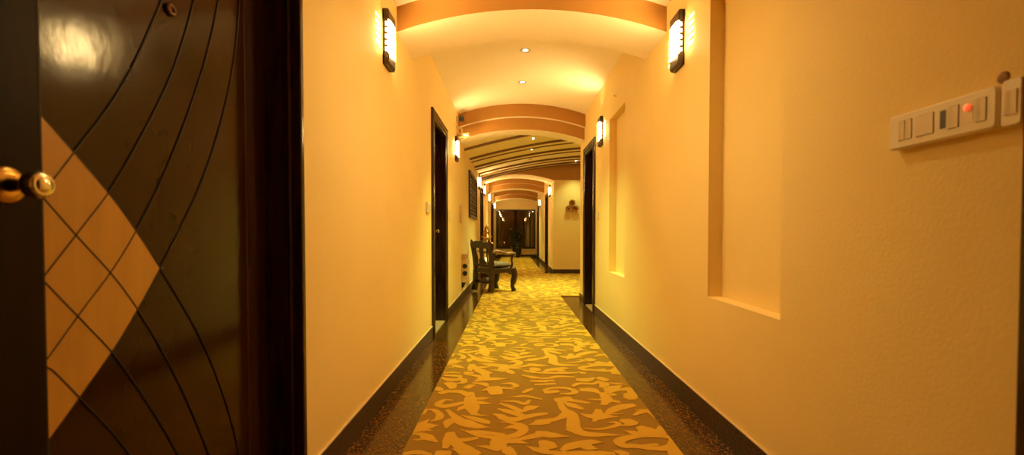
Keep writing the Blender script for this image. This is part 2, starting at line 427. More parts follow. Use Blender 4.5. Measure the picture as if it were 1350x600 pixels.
trim_i = [0]
def trim(mb, mats, label, cat='beam', bevel=0.):
    trim_i[0] += 1
    return struct(mb.build('trim_%d' % trim_i[0], mats, None, bevel), label, cat)
def beam_poly(z0, n=24, top=3.0, a=XL, b=XR):
    xs = [a + (b - a) * i / n for i in range(n + 1)]
    return [(x, arch(x, z0)) for x in xs] + [(b, top), (a, top)]
def beam(yf, yb, yuf, yub, label, top=3.0):
    mb = MB()
    mb.prism(beam_poly(2.355, top=top), yf, yb, 'y', 0, None, 1)       # lower block: orange faces, cream soffit
    if yuf is not None:
        mb.prism(beam_poly(2.522, top=top), yuf, yf, 'y', 0, None, 1)  # the step in front of it
    if yub is not None:
        mb.prism(beam_poly(2.522, top=top), yb, yub, 'y', 0, None, 1)
    trim(mb, [ORANGE, CEIL], label)
beam(3.08, 3.56, 3.0, 3.64, 'nearest arched beam with two stepped tan orange faces')
beam(6.57, Y1, 6.49, None, 'arched beam with stepped tan faces where the lobby opens')
beam(14.95, 15.5, 14.87, 15.58, 'first stepped arched beam in the far corridor')
beam(18.95, 19.45, 18.87, 19.53, 'last stepped arched beam before the end window')
# lunette over the lobby's far wall, with the arch of the far corridor in it
beam(Y2, 12.3, None, None, 'arched tan lintel over the entrance of the far corridor', 3.05)
mb = MB(); mb.box(XR, LX, Y2 - .006, Y2 + .24, 2.36, 3.1); trim(mb, [ORANGE], 'flat tan band above the cream wall of the lobby', 'wall panel')
# lintel over the lobby side of the near corridor
mb = MB(); mb.box(XL, LX, Y1 - .1, Y1 - .03, 2.80, 3.1); trim(mb, [ORANGE], 'tan band above the second arched beam on its lobby side', 'wall panel')
# ribs of the lobby ceiling: a flat band edged by two brown strips
def rib(yc, w, first=False):
    mb = MB(); xs = [XL + (LX - XL) * i / n for i in range(n + 1)]
    def strip(y0, y1, d, m):
        mb.prism([(x, lobz(x) - d) for x in xs] + [(x, lobz(x) + .03) for x in reversed(xs)], y0, y1, 'y', m)
    if not first: strip(yc - w / 2 - .045, yc - w / 2, .035, 0)
    strip(yc + w / 2, yc + w / 2 + .045, .035, 0)
    if not first: strip(yc - w / 2, yc + w / 2, .018, 1)
    return mb
for k, (yc, w) in enumerate(((7.25, .2), (8.45, .26), (9.45, .26), (10.5, .28), (11.3, .2))):
    trim(rib(yc, w, k == 0), [BROWNL, CEIL], ['brown rib of the lobby ceiling nearest the second arch', 'second double brown rib across the lobby ceiling',
         'third double brown rib across the lobby ceiling', 'fourth double brown rib across the lobby ceiling', 'last brown rib where the lobby ceiling meets the tan band'][k], 'ceiling rib')

# baseboards
BH, BT = .118, .014
def base_y(name, x, sgn, spans, label):
    mb = MB()
    for a, b in spans:
        mb.box(min(x, x + sgn * BT), max(x, x + sgn * BT), a, b, 0, BH)
        mb.box(min(x, x + sgn * (BT - .003)), max(x, x + sgn * (BT - .003)), a, b, BH, BH + .004, 1)  # pale strip: the bright glint along the skirting's top edge, put in as colour
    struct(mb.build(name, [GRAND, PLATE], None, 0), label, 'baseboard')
A = .095                        # architrave width
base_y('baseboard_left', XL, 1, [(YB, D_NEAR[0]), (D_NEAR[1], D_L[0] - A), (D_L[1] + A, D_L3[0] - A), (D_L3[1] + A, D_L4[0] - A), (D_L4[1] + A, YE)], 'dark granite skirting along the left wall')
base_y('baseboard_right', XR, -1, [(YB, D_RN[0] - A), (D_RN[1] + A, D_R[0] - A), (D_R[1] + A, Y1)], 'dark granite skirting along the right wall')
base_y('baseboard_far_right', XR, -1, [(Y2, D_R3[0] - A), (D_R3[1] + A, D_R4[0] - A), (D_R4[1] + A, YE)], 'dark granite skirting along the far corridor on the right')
mb = MB(); mb.box(XR - BT, LX, Y2 - BT, Y2, 0, BH); struct(mb.build('baseboard_lobby', GRAND, None, .003), 'dark granite skirting under the lobby wall with the ornament', 'baseboard')
mb = MB(); mb.box(XL, XR, YE - BT, YE, 0, BH); struct(mb.build('baseboard_end', GRAND, None, .003), 'dark granite skirting under the end window', 'baseboard')
mb = MB(); mb.box(XR, XR + .26, Y1, Y1 + BT, 0, BH); mb.box(XR + .26, LX, Y1, Y1 + BT, 0, BH)
struct(mb.build('baseboard_lobby_near', GRAND, None, .003), 'dark granite skirting on the near side of the lobby', 'baseboard')

# ------------------------------------------------------------------ carpet
CX0, CX1, CZ = -.50, .765, .012
def make_carpet():
    mb = MB(); zz = [0]
    mb.box(CX0, CX1, YB + .02, YE - .02, 0, CZ, 0)
    mb.box(CX1, LX - .05, 7.3, Y2 - .016, 0, CZ, 0)
    def lay(P, W, dx, dy, x0, x1, y0, y1):
        n = 5
        C = spline([Vector((p[0] + dx, p[1] + dy)) for p in P], n)
        m = len(C); k = len(W); top = []
        for i, c in enumerate(C):
            t = i / (m - 1) * (k - 1); j = min(int(t), k - 2); f = t - j; f = f * f * (3 - 2 * f)
            w = (W[j] * (1 - f) + W[j + 1] * f) / 2
            d = C[min(i + 1, m - 1)] - C[max(i - 1, 0)]
            d = d.normalized() if d.length > 1e-6 else Vector((1, 0))
            q = Vector((-d.y, d.x))
            top.append((c + q * w, c - q * w))
        if max(p.y for pr in top for p in pr) < y0 or min(p.y for pr in top for p in pr) > y1: return
        if max(p.x for pr in top for p in pr) < x0 or min(p.x for pr in top for p in pr) > x1: return
        # rounded ends
        def cap(a, b, sgn):
            d = (b - a); q = Vector((-d.y, d.x)) * sgn
            return [a + d * .15 + q * .3, b - d * .15 + q * .3]
        e0 = cap(top[0][0], top[0][1], -1); e1 = cap(top[-1][0], top[-1][1], 1)
        rows = [(e0[0], e0[1])] + top + [(e1[0], e1[1])]
        zz[0] = (zz[0] + 1) % 97
        cl = lambda p, i: (min(max(p.x, x0), x1), min(max(p.y, y0), y1), CZ + .0022 + zz[0] * 2.2e-5 + i * 2e-7)
        v = [cl(p, i) for i, r in enumerate(rows) for p in r]
        fs = [(2 * i, 2 * i + 1, 2 * i + 3, 2 * i + 2) for i in range(len(rows) - 1)]
        mb.add(v, fs, 1)
        nr = len(rows); w = [(p[0], p[1], CZ - .001) for p in v]; per = [2 * i for i in range(nr)] + [2 * i + 1 for i in reversed(range(nr))]
        mb.add([v[i] for i in per] + [w[i] for i in per], [(i, (i + 1) % (2 * nr), 2 * nr + (i + 1) % (2 * nr), 2 * nr + i) for i in range(2 * nr)], 1)
    for k in range(-3, 16):
        for P, W in SCROLLS: lay(P, W, 0, k * 1.19, CX0 + .004, CX1 - .002, YB + .03, YE - .03)
    for i in range(1, 4):
        for k in range(4, 8):
            for P, W in SCROLLS: lay(P, W, i * 1.26, k * 1.19, CX1 - .002, LX - .06, 7.31, Y2 - .02)
    o = mb.build('carpet_runner', [CARPETG, CARPETM], fix=False)
    # every face of the pattern looks up
    me = o.data
    for p in me.polygons:
        if p.material_index == 1 and p.normal.z < -.5: p.flip()
    return tag(o, 'tan patterned carpet runner with golden leaf scrolls down the corridor', 'carpet')
make_carpet()

# ------------------------------------------------------------------ doors
def architrave(mb, x, sgn, y0, y1, zt, w=A, d=.026):
    """moulded casing swept round an opening in the plane x; sgn = towards the corridor"""
    prof = [(0, 0), (0, d * .55), (.006, d * .75), (.018, d * .8), (.022, d * .55), (.028, d * .55), (.034, d), (.058, d), (.064, d * .72), (.070, d * .72), (.074, d * .98), (w - .006, d * .98), (w, d * .8), (w, 0)]
    sts = []
    for (yy, zz, my, mz) in ((y0, 0, -1, 0), (y0, zt, -1, 1), (y1, zt, 1, 1), (y1, 0, 1, 0)):
        sts.append([(x + sgn * p, yy + my * o, zz + mz * o) for o, p in prof])
    n = len(prof); v = sum(sts, [])
    f = [(i * n + j, i * n + j + 1, (i + 1) * n + j + 1, (i + 1) * n + j) for i in range(3) for j in range(n - 1)]
    f += [tuple(range(n)), tuple(range(3 * n, 4 * n))]
    mb.add(v, f)
def door_set(name, x, sgn, op, label, leafmat=DKWOOD, knob_y=None, threshold=True, leaf=True, dbl=False, depth=.12):
    y0, y1 = op; s = sgn
    t = thing(name, (x, (y0 + y1) / 2, 0), label, 'door', kind='structure')
    mb = MB(); architrave(mb, x, s, y0, y1, DT); mb.build('architrave', DKWOOD, t)
    mb = MB(); xo = x - s * .255
    for a, b in ((y0, y0 + .012), (y1 - .012, y1)): mb.box(min(x, xo), max(x, xo), a, b, 0, DT)
    mb.box(min(x, xo), max(x, xo), y0, y1, DT - .012, DT)
    mb.build('jamb', DKWOOD, t)
    xl = x - s * depth; xb = xl - s * .04
    if leaf:
        mids = [(y0 + .014, y1 - .014)] if not dbl else [(y0 + .014, (y0 + y1) / 2 - .002), ((y0 + y1) / 2 + .002, y1 - .014)]
        for a, b in mids:
            mb = MB(); mb.box(min(xl, xb), max(xl, xb), a, b, .012, DT - .014)
            lf = mb.build('leaf', leafmat, t, .002)
            w = b - a
            for z0, z1 in ((.2, .92), (1.12, 1.95)):
                mb = MB()
                for (p, q, r, u) in ((a + .1, b - .1, z0, z0 + .02), (a + .1, b - .1, z1 - .02, z1), (a + .1, a + .12, z0, z1), (b - .12, b - .1, z0, z1)):
                    mb.box(min(xl, xl + s * .01), max(xl, xl + s * .01), p, q, r, u)
                mb.build('panel_moulding', leafmat, lf)
    if threshold:
        mb = MB(); mb.box(min(x, xo), max(x, xo), y0 + .012, y1 - .012, 0, .011); mb.build('threshold', STONE, t)
    if knob_y is not None:
        knob(t, xl, s, knob_y, 1.02)
    return t, xl
def knob(t, xl, s, y, z, mats=(CHROME, CHROME, CHROME), r=.024, pre=None):
    M = frame_to((xl, y, z), (s, 0, 0))
    if pre is not None: M = pre @ M
    mb = MB(); mb.lathe([(.034, 0), (.034, .004), (.030, .009), (.018, .011)], 28, M=M); rose = mb.build('knob_rose', mats[0], t)
    mb = MB(); mb.lathe([(.013, .008), (.011, .02), (.011, .036), (.014, .042)], 20, M=M); mb.build('knob_neck', mats[1], rose)
    mb = MB(); mb.lathe([(.012, .040), (.020, .044), (r, .052), (r * 1.02, .060), (r * .92, .070), (r * .70, .0745), (r * .66, .0735), (r * .62, .0745), (.004, .0765), (0, .0765)], 28, M=M); mb.build('knob_ball', mats[2], t)

# near door on the left, with its fan of inlaid arcs
t = thing('door_1', (XL, 1.08, 0), 'near brown lacquered door on the left with a pale inlaid diamond', 'door', kind='structure')
xl = XL - .12; LEAF_Y = (.62, 1.54)
for a, c in ((D_NEAR[0] + .015, LEAF_Y[0] - .001), (LEAF_Y[1] + .001, D_NEAR[1] - .015)):
    mb = MB(); mb.box(xl - .06, xl - .004, a, c, 0, DT - .09); mb.build('door_frame', DKWOOD, t, .003)
mb = MB(); mb.box(xl - .06, xl - .004, D_NEAR[0] + .015, D_NEAR[1] - .015, DT - .09, DT - .015); mb.build('door_frame', DKWOOD, t, .003)
def lining(mb, sgn, y):
    # board across the reveal with a bead and two quirks next to the wall face
    p = [(xl - .06, 0), (xl - .06, .015), (XL - .066, .015), (XL - .062, .010), (XL - .054, .010), (XL - .050, .021), (XL - .040, .024), (XL - .032, .021), (XL - .029, .012), (XL - .024, .012), (XL - .021, .017), (XL + .001, .017), (XL + .004, .013), (XL + .004, -.004), (XL, -.004), (XL, 0)]
    mb.prism([(x, y + sgn * q) for x, q in p], 0, DT, 'z')
for sgn, y in ((1, D_NEAR[0]), (-1, D_NEAR[1])):
    mb = MB(); lining(mb, sgn, y); mb.build('jamb_lining', DKWOOD, t)
mb = MB(); mb.box(xl - .06, XL + .008, D_NEAR[0], D_NEAR[1], DT - .015, DT); mb.build('head_lining', DKWOOD, t)
mb = MB(); mb.box(XL - .255, XL - .002, D_NEAR[0], D_NEAR[1], 0, .011); mb.build('threshold', GRAN, t)
ZC = .914
# the door stands about one degree ajar, hinged on its far edge
SWING = Matrix.Translation((xl, 1.540, 0)) @ Matrix.Rotation(math.radians(1.0), 4, 'Z').inverted() @ Matrix.Translation((-xl, -1.540, 0))
def swing(mb):
    mb.v = [SWING @ p for p in mb.v]; return mb
mb = MB(); mb.box(xl - .04, xl, LEAF_Y[0], LEAF_Y[1] - .004, .012, DT - .095); leafo = swing(mb).build('leaf', LEAFW, t, .002)
mb = MB(); mb.box(xl, xl + .003, LEAF_Y[0], 0.8751, .012, DT - .095); swing(mb).build('lock_stile', STILEW, t)
def halfarc(k):
    """curve k of the fan that rises to the right: (y, z) points from the centre line up"""
    L = [[(0.8771, 1.0841), (0.898, 1.1063), (0.9537, 1.1841), (1.0251, 1.2858), (1.0874, 1.3934), (1.1516, 1.53), (1.1831, 1.6022), (1.2421, 1.7694), (1.2912, 1.9546), (1.3235, 2.1046)],
         [(0.8771, 0.918), (0.9626, 1.0222), (1.0281, 1.105), (1.1052, 1.2269), (1.1979, 1.3936), (1.2529, 1.5229), (1.3, 1.6611), (1.3451, 1.8231), (1.3763, 1.9831), (1.392, 2.1032)],
         [(0.8771, 0.7539), (0.9537, 0.8412), (1.03, 0.9253), (1.1022, 1.0252), (1.1782, 1.1511), (1.248, 1.2876), (1.3059, 1.4169), (1.3509, 1.5319), (1.4056, 1.7149), (1.4398, 1.9018), (1.4622, 2.1017)],
         [(0.8771, 0.5948), (0.9606, 0.6754), (1.038, 0.7546), (1.1072, 0.8407), (1.1713, 0.9275), (1.2352, 1.0181), (1.298, 1.1155), (1.3519, 1.2158), (1.4095, 1.3459), (1.4554, 1.4788), (1.4895, 1.6206), (1.5099, 1.7685), (1.5206, 1.9304), (1.5245, 2.1003)]]
    return L[k]
mir = lambda P: [(y, 2 * ZC - z) for y, z in P]
fam_a = [spline([Vector(p) for p in halfarc(k)], 6) for k in range(4)]
fam_b = [[Vector((p.x, 2 * ZC - p.y)) for p in c if 2 * ZC - p.y > .02] for c in fam_a]
def until(c, ymax): return [p for p in c if p.x <= ymax]
low = until(fam_a[3], 1.1713); up = until(fam_b[3], 1.1713)
# the half diamond, split in its grid by the lines laid over it
mb = MB(); poly = [(p.x, p.y) for p in low] + [(1.1743, ZC)] + [(p.x, p.y) for p in reversed(up)]
mb.prism(poly, xl, xl + .0022, 'x'); swing(mb).build('diamond_inlay', INLAY, t, fix=True)['label'] = 'pale veneer half diamond'
def ribbon(mb, C, w, h0, h1):
    v = []; m = len(C)
    for i, c in enumerate(C):
        d = (C[min(i + 1, m - 1)] - C[max(i - 1, 0)]).normalized(); q = Vector((-d.y, d.x)) * w / 2
        for a in (c + q, c - q): v += [(h0, a.x, a.y), (h1, a.x, a.y)]
    f = []
    for i in range(m - 1):
        o = 4 * i
        f += [(o + 1, o + 3, o + 7, o + 5), (o, o + 4, o + 5, o + 1), (o + 2, o + 3, o + 7, o + 6)]
    f += [(0, 1, 3, 2), (4 * m - 4, 4 * m - 2, 4 * m - 1, 4 * m - 3)]
    mb.add(v, f)
for c in fam_a + fam_b:
    mb = MB(); ribbon(mb, c, .0030, xl, xl + .0030); swing(mb).build('inlay_line', GROOVE, t)
mb = MB(); mb.box(xl, xl + .0036, 0.8751, 0.8791, .012, DT - .095); swing(mb).build('inlay_line', GROOVE, t)
M = SWING @ frame_to((xl, 1.210, 1.590), (1, 0, 0))
mb = MB(); mb.lathe([(.017, 0), (.017, .006), (.014, .009), (.007, .0095), (.006, .006), (0, .006)], 24, M=M); mb.build('door_viewer', plain('dark_bronze', (.10, .05, .022), .35, .8), t)
knob(t, xl + .003, 1, 0.814, 1.088, (BRASS, plain('dark_neck_metal', (.03, .02, .014), .35, .8), CHROME), pre=SWING)

t, xl = door_set('door_2', XL, 1, D_L, 'dark wooden door on the left between the near wall and the armchair')
knob(t, xl, 1, 5.10, 1.035)
mb = MB(); M = frame_to((xl, 5.12, 1.965), (1, 0, 0), (0, 0, 1))
mb.tube([(.07 * math.cos(a) * (1 - a / 14) - .0, .03 * math.sin(a) * (1 - a / 20), .012) for a in [i * .3 for i in range(30)]], .006, 8, M=M)
mb.tube([(-.06, 0, .006), (.06, 0, .006)], .008, 8, M=M); mb.build('door_emblem', BRASS, t)
t, xl = door_set('door_3', XR, -1, D_R, 'dark wooden door on the right beside the lobby opening'); knob(t, xl, -1, 5.9, 1.02)
t, xl = door_set('door_4', XR, -1, D_RN, 'dark door frame at the right edge beside the switch board'); knob(t, xl, -1, .7, 1.02)
door_set('door_5', XL, 1, D_L3, 'dark wooden door on the left beyond the carved lattice panel', threshold=False, knob_y=11.5)
door_set('door_6', XL, 1, D_L4, 'dark double door on the left in the far corridor', threshold=False, dbl=True, knob_y=17.1)
door_set('door_7', XR, -1, D_R3, 'dark wooden door on the right just inside the far corridor', threshold=False, knob_y=13.4)
door_set('door_8', XR, -1, D_R4, 'dark wooden door on the right next to the end window', threshold=False, knob_y=17.95)

# ------------------------------------------------------------------ end window
t = thing('window_1', ((WX0 + WX1) / 2, YE, WZ0), 'wide dark window with brown curtains at the end of the corridor', 'window', kind='structure')
mb = MB(); fw = .055
mb.box(WX0, WX0 + fw, YE - .03, YE + .08, WZ0, WZ1); mb.box(WX1 - fw, WX1, YE - .03, YE + .08, WZ0, WZ1)
mb.box(WX0 + fw, WX1 - fw, YE - .03, YE + .08, WZ0, WZ0 + fw); mb.box(WX0 + fw, WX1 - fw, YE - .03, YE + .08, WZ1 - fw, WZ1)
mb.build('window_frame', DKWOOD, t, .004)
mb = MB(); mb.box(WX0 + fw, WX1 - fw, YE + .010, YE + .016, WZ0 + fw, WZ1 - fw); mb.build('window_pane', GLASS, t)
def curtain(x0, x1, amp, k, yy=YE + .12):
    mb = MB(); m = int((x1 - x0) * 130); v = []
    for i in range(m + 1):
        x = x0 + (x1 - x0) * i / m
        y = yy + amp * math.sin(i / m * PI * 2 * k) + .012 * math.sin(i * 1.7)
        for z in (WZ0 + .02, WZ1 - .02): v += [(x, y, z), (x, y + .004, z)]
    f = []
    for i in range(m):
        o = 4 * i
        f += [(o, o + 4, o + 6, o + 2), (o + 1, o + 3, o + 7, o + 5)]
    mb.add(v, f, 0, True); return mb
tag(curtain(WX0 + .01, WX0 + .80, .028, 11).build('curtain', CURT, fix=False), 'brown pleated curtain behind the left of the end window', 'curtain', 'curtains of the end window')
tag(curtain(WX1 - .80, WX1 - .01, .028, 11).build('curtain', CURT, fix=False), 'brown pleated curtain behind the right of the end window', 'curtain', 'curtains of the end window')
mb = MB(); mb.box(XL - .2, XR + .2, YE + .55, YE + .6, 0, 2.6); struct(mb.build('wall_outside', plain('night_wall', (.02, .018, .015), .9)), 'dark outside wall beyond the end window', 'wall')

# ------------------------------------------------------------------ wall lamps
SH, SW, SD = .33, .15, .038
def sconce(x, sgn, y, label, zc=2.185, stripes=False):
    s = sgn
    t = thing('wall_sconce', (x, y, zc), label, 'wall lamp', 'wall lamps with white glass')
    y0, y1 = y - SW / 2, y + SW / 2
    bx = lambda a, b: (min(x + s * a, x + s * b), max(x + s * a, x + s * b))
    mb = MB(); mb.box(*bx(0, .010), y0, y1, zc - SH / 2, zc + SH / 2); mb.build('back_plate', FIXT, t, .002)
    def cap(z0, z1, cham):
        mb = MB()
        p = [(0, z0), (SD if cham > 0 else SD - .012, z0), (SD, z0 + (0 if cham > 0 else .014)), (SD, z1 - (.008 if cham > 0 else 0)), (SD - .008 if cham > 0 else SD, z1), (0, z1)]
        v = [(x + s * a, yy, z) for yy in (y0, y1) for a, z in p]
        mb.add(v, [tuple(range(6)), tuple(range(6, 12))[::-1]] + [(i, (i + 1) % 6, 6 + (i + 1) % 6, 6 + i) for i in range(6)])
        mb.build('end_cap', FIXT, t, .002)
    cap(zc + .098, zc + SH / 2, 1); cap(zc - SH / 2, zc - .098, -1)
    # slotted cheeks: five openings on each side where the lit glass shows
    for yy in (y0, y1 - .012):
        pts = [(.010, zc - .098), (SD - .006, zc - .098)]
        for i in range(5):
            z = zc + (i - 2) * .038
            pts += [(SD - .006, z - .011), (.016, z - .011), (.016, z + .011), (SD - .006, z + .011)]
        pts += [(SD - .006, zc + .098), (.010, zc + .098)]
        mb = MB(); mb.prism([(x + s * a, z) for a, z in pts], yy, yy + .012, 'y'); mb.build('slotted_cheek', FIXT, t)
    mb = MB()
    sec = [(.012, -SW / 2 + .004), (SD - .006, -SW / 2 + .004), (SD - .006, -SW / 2 - .0), (SD + .001, -SW / 2 + .003), (SD + .006, -SW / 4), (SD + .008, 0), (SD + .006, SW / 4), (SD + .001, SW / 2 - .003), (SD - .006, SW / 2 - .0), (SD - .006, SW / 2 - .004), (.012, SW / 2 - .004)]
    mb.prism([(x + s * a, y + b) for a, b in sec], zc - .097, zc + .097, 'z'); mb.build('glass_diffuser', GLOW, t)['label'] = 'glowing white glass'
    if UP_W:
        l = bpy.data.lights.new('ceiling_fill', 'SPOT'); l.energy = UP_W * (.6 if y == 6.20 else .35 if y > 12 else 1.); l.color = (1., .78, .36); l.spot_size = math.radians(125); l.spot_blend = 1.; l.shadow_soft_size = .03  # added unseen spot in front of the cap, brightens ceiling and beams
        o = bpy.data.objects.new('ceiling_fill', l); COL.objects.link(o); o.parent = t; o.location = (s * (SD + .03), -.13 if y == 6.20 else 0, SH / 2 + .02)
        o.rotation_euler = Vector((s * .6, 0, 1)).to_track_quat('-Z', 'Y').to_euler()
        for side in (-1, 1) if stripes else ():
            for i in range(5):
                l = bpy.data.lights.new('slot_beam', 'SPOT'); l.energy = STRIPE_W; l.color = (1., .82, .5); l.spot_size = math.radians(11); l.spot_blend = .5; l.shadow_soft_size = .002
                o = bpy.data.objects.new('slot_beam', l); COL.objects.link(o); o.parent = t
                o.location = (s * .022, side * (SW / 2 + .004), (i - 2) * .038)
                d = Vector((-s * math.sin(math.radians(14)), side * math.cos(math.radians(14)), 0))
                o.rotation_euler = d.to_track_quat('-Z', 'Y').to_euler()
LAMP = (1., .69, .28)
STRIPE_W = 18.
UP_W = 5.
for (x, s, y, lab, st) in (
    (XL, 1, 2.82, 'largest wall lamp on the left wall, before the first arch', True),
    (XR, -1, 2.83, 'wall lamp on the right wall next to the near tall niche', True),
    (XL, 1, 6.20, 'wall lamp on the left beneath the security camera', True),
    (XR, -1, 5.29, 'wall lamp on the right between the far niche and the dark door', True),
    (XL, 1, 10.4, 'wall lamp on the left right after the carved lattice panel', True),
    (XL, 1, 12.25, 'wall lamp on the left just past the lobby, above a dark door edge', False),
    (XL, 1, 14.7, 'third wall lamp from the end window on the left wall', False),
    (XL, 1, 18.9, 'left wall lamp nearest the end window', False),
    (XR, -1, 12.5, 'wall lamp on the right at the mouth of the far corridor', False),
    (XR, -1, 17.1, 'right wall lamp nearest the end window', False)):
    sconce(x, s, y, lab, 2.155 if y == 6.20 else 2.185, st)

# ------------------------------------------------------------------ downlights
def downlight(x, y, z, label, power, color, on=True, size=95, tilt=0.):
    t = thing('ceiling_downlight', (x, y, z), label, 'ceiling light', 'round recessed ceiling lights')
    M = Matrix.Translation((x, y, z)) @ Matrix.Rotation(tilt, 4, 'Y') @ Matrix.Rotation(PI, 4, 'X')
    mb = MB(); mb.lathe([(.036, -.03), (.036, .002), (.042, .007), (.050, .006), (.054, 0), (.054, -.03)], 32, M=M); mb.build('trim_ring', RING, t)
    mb = MB(); mb.lathe([(.036, -.004), (.020, .001), (0, .002)], 24, M=M); mb.build('lamp', DLGLOW if on else DLOFF, t)
    if on:
        l = bpy.data.lights.new('downlight_beam', 'SPOT'); l.energy = power; l.color = color; l.spot_size = math.radians(size); l.spot_blend = 1.; l.shadow_soft_size = .035
        o = bpy.data.objects.new('downlight_beam', l); COL.objects.link(o); o.parent = t; o.location = (0, 0, -.02)
YEL = (.76, 1., .32); GRN = (.88, 1., .38)
XM = (XL + XR) / 2
cz = arch(XM, SPR)
downlight(XM, 4.62, cz, 'nearer round ceiling light in the first vaulted bay', 140, YEL, size=84)
downlight(XM - .012, 5.58, cz, 'farther round ceiling light in the first vaulted bay', 36, YEL, size=90)
downlight(XM, 2.2, cz, 'unseen ceiling light added before the first arch to fill the lower walls', 36, (1., .78, .36), size=108)  # added out of view to brighten the lower walls and near carpet
def lob(x, y, lab, on, p=70):
    downlight(x, y, lobz(x), lab, p, GRN, on, tilt=-math.atan(.84 * (2.2 - x) / 2.98 ** 2) if False else 0.)
lob(.34, 7.8, 'lit ceiling light in the lobby right behind the second arch', True, 75)
lob(.365, 8.86, 'lit ceiling light in the lobby between the second and third ribs', True, 130)
lob(.36, 9.95, 'unlit ceiling light in the lobby before the fourth rib', False)
lob(.37, 10.85, 'unlit ceiling light in the lobby after the fourth rib', False)
lob(1.53, 11.05, 'lit ceiling light in the lobby at the right before the tan band', True, 30)
lob(1.53, 9.6, 'ceiling light in the right part of the lobby, hidden by the corridor wall', True, 240)
lob(1.05, 7.75, 'lit ceiling light in the lobby hidden behind the right end of the arch', True, 130)
downlight(XM, 13.7, cz, 'round ceiling light in the far corridor before its first beam', 105, YEL, size=100)
downlight(XM, 17.4, cz, 'round ceiling light in the far corridor before the last beam', 105, YEL, size=100)

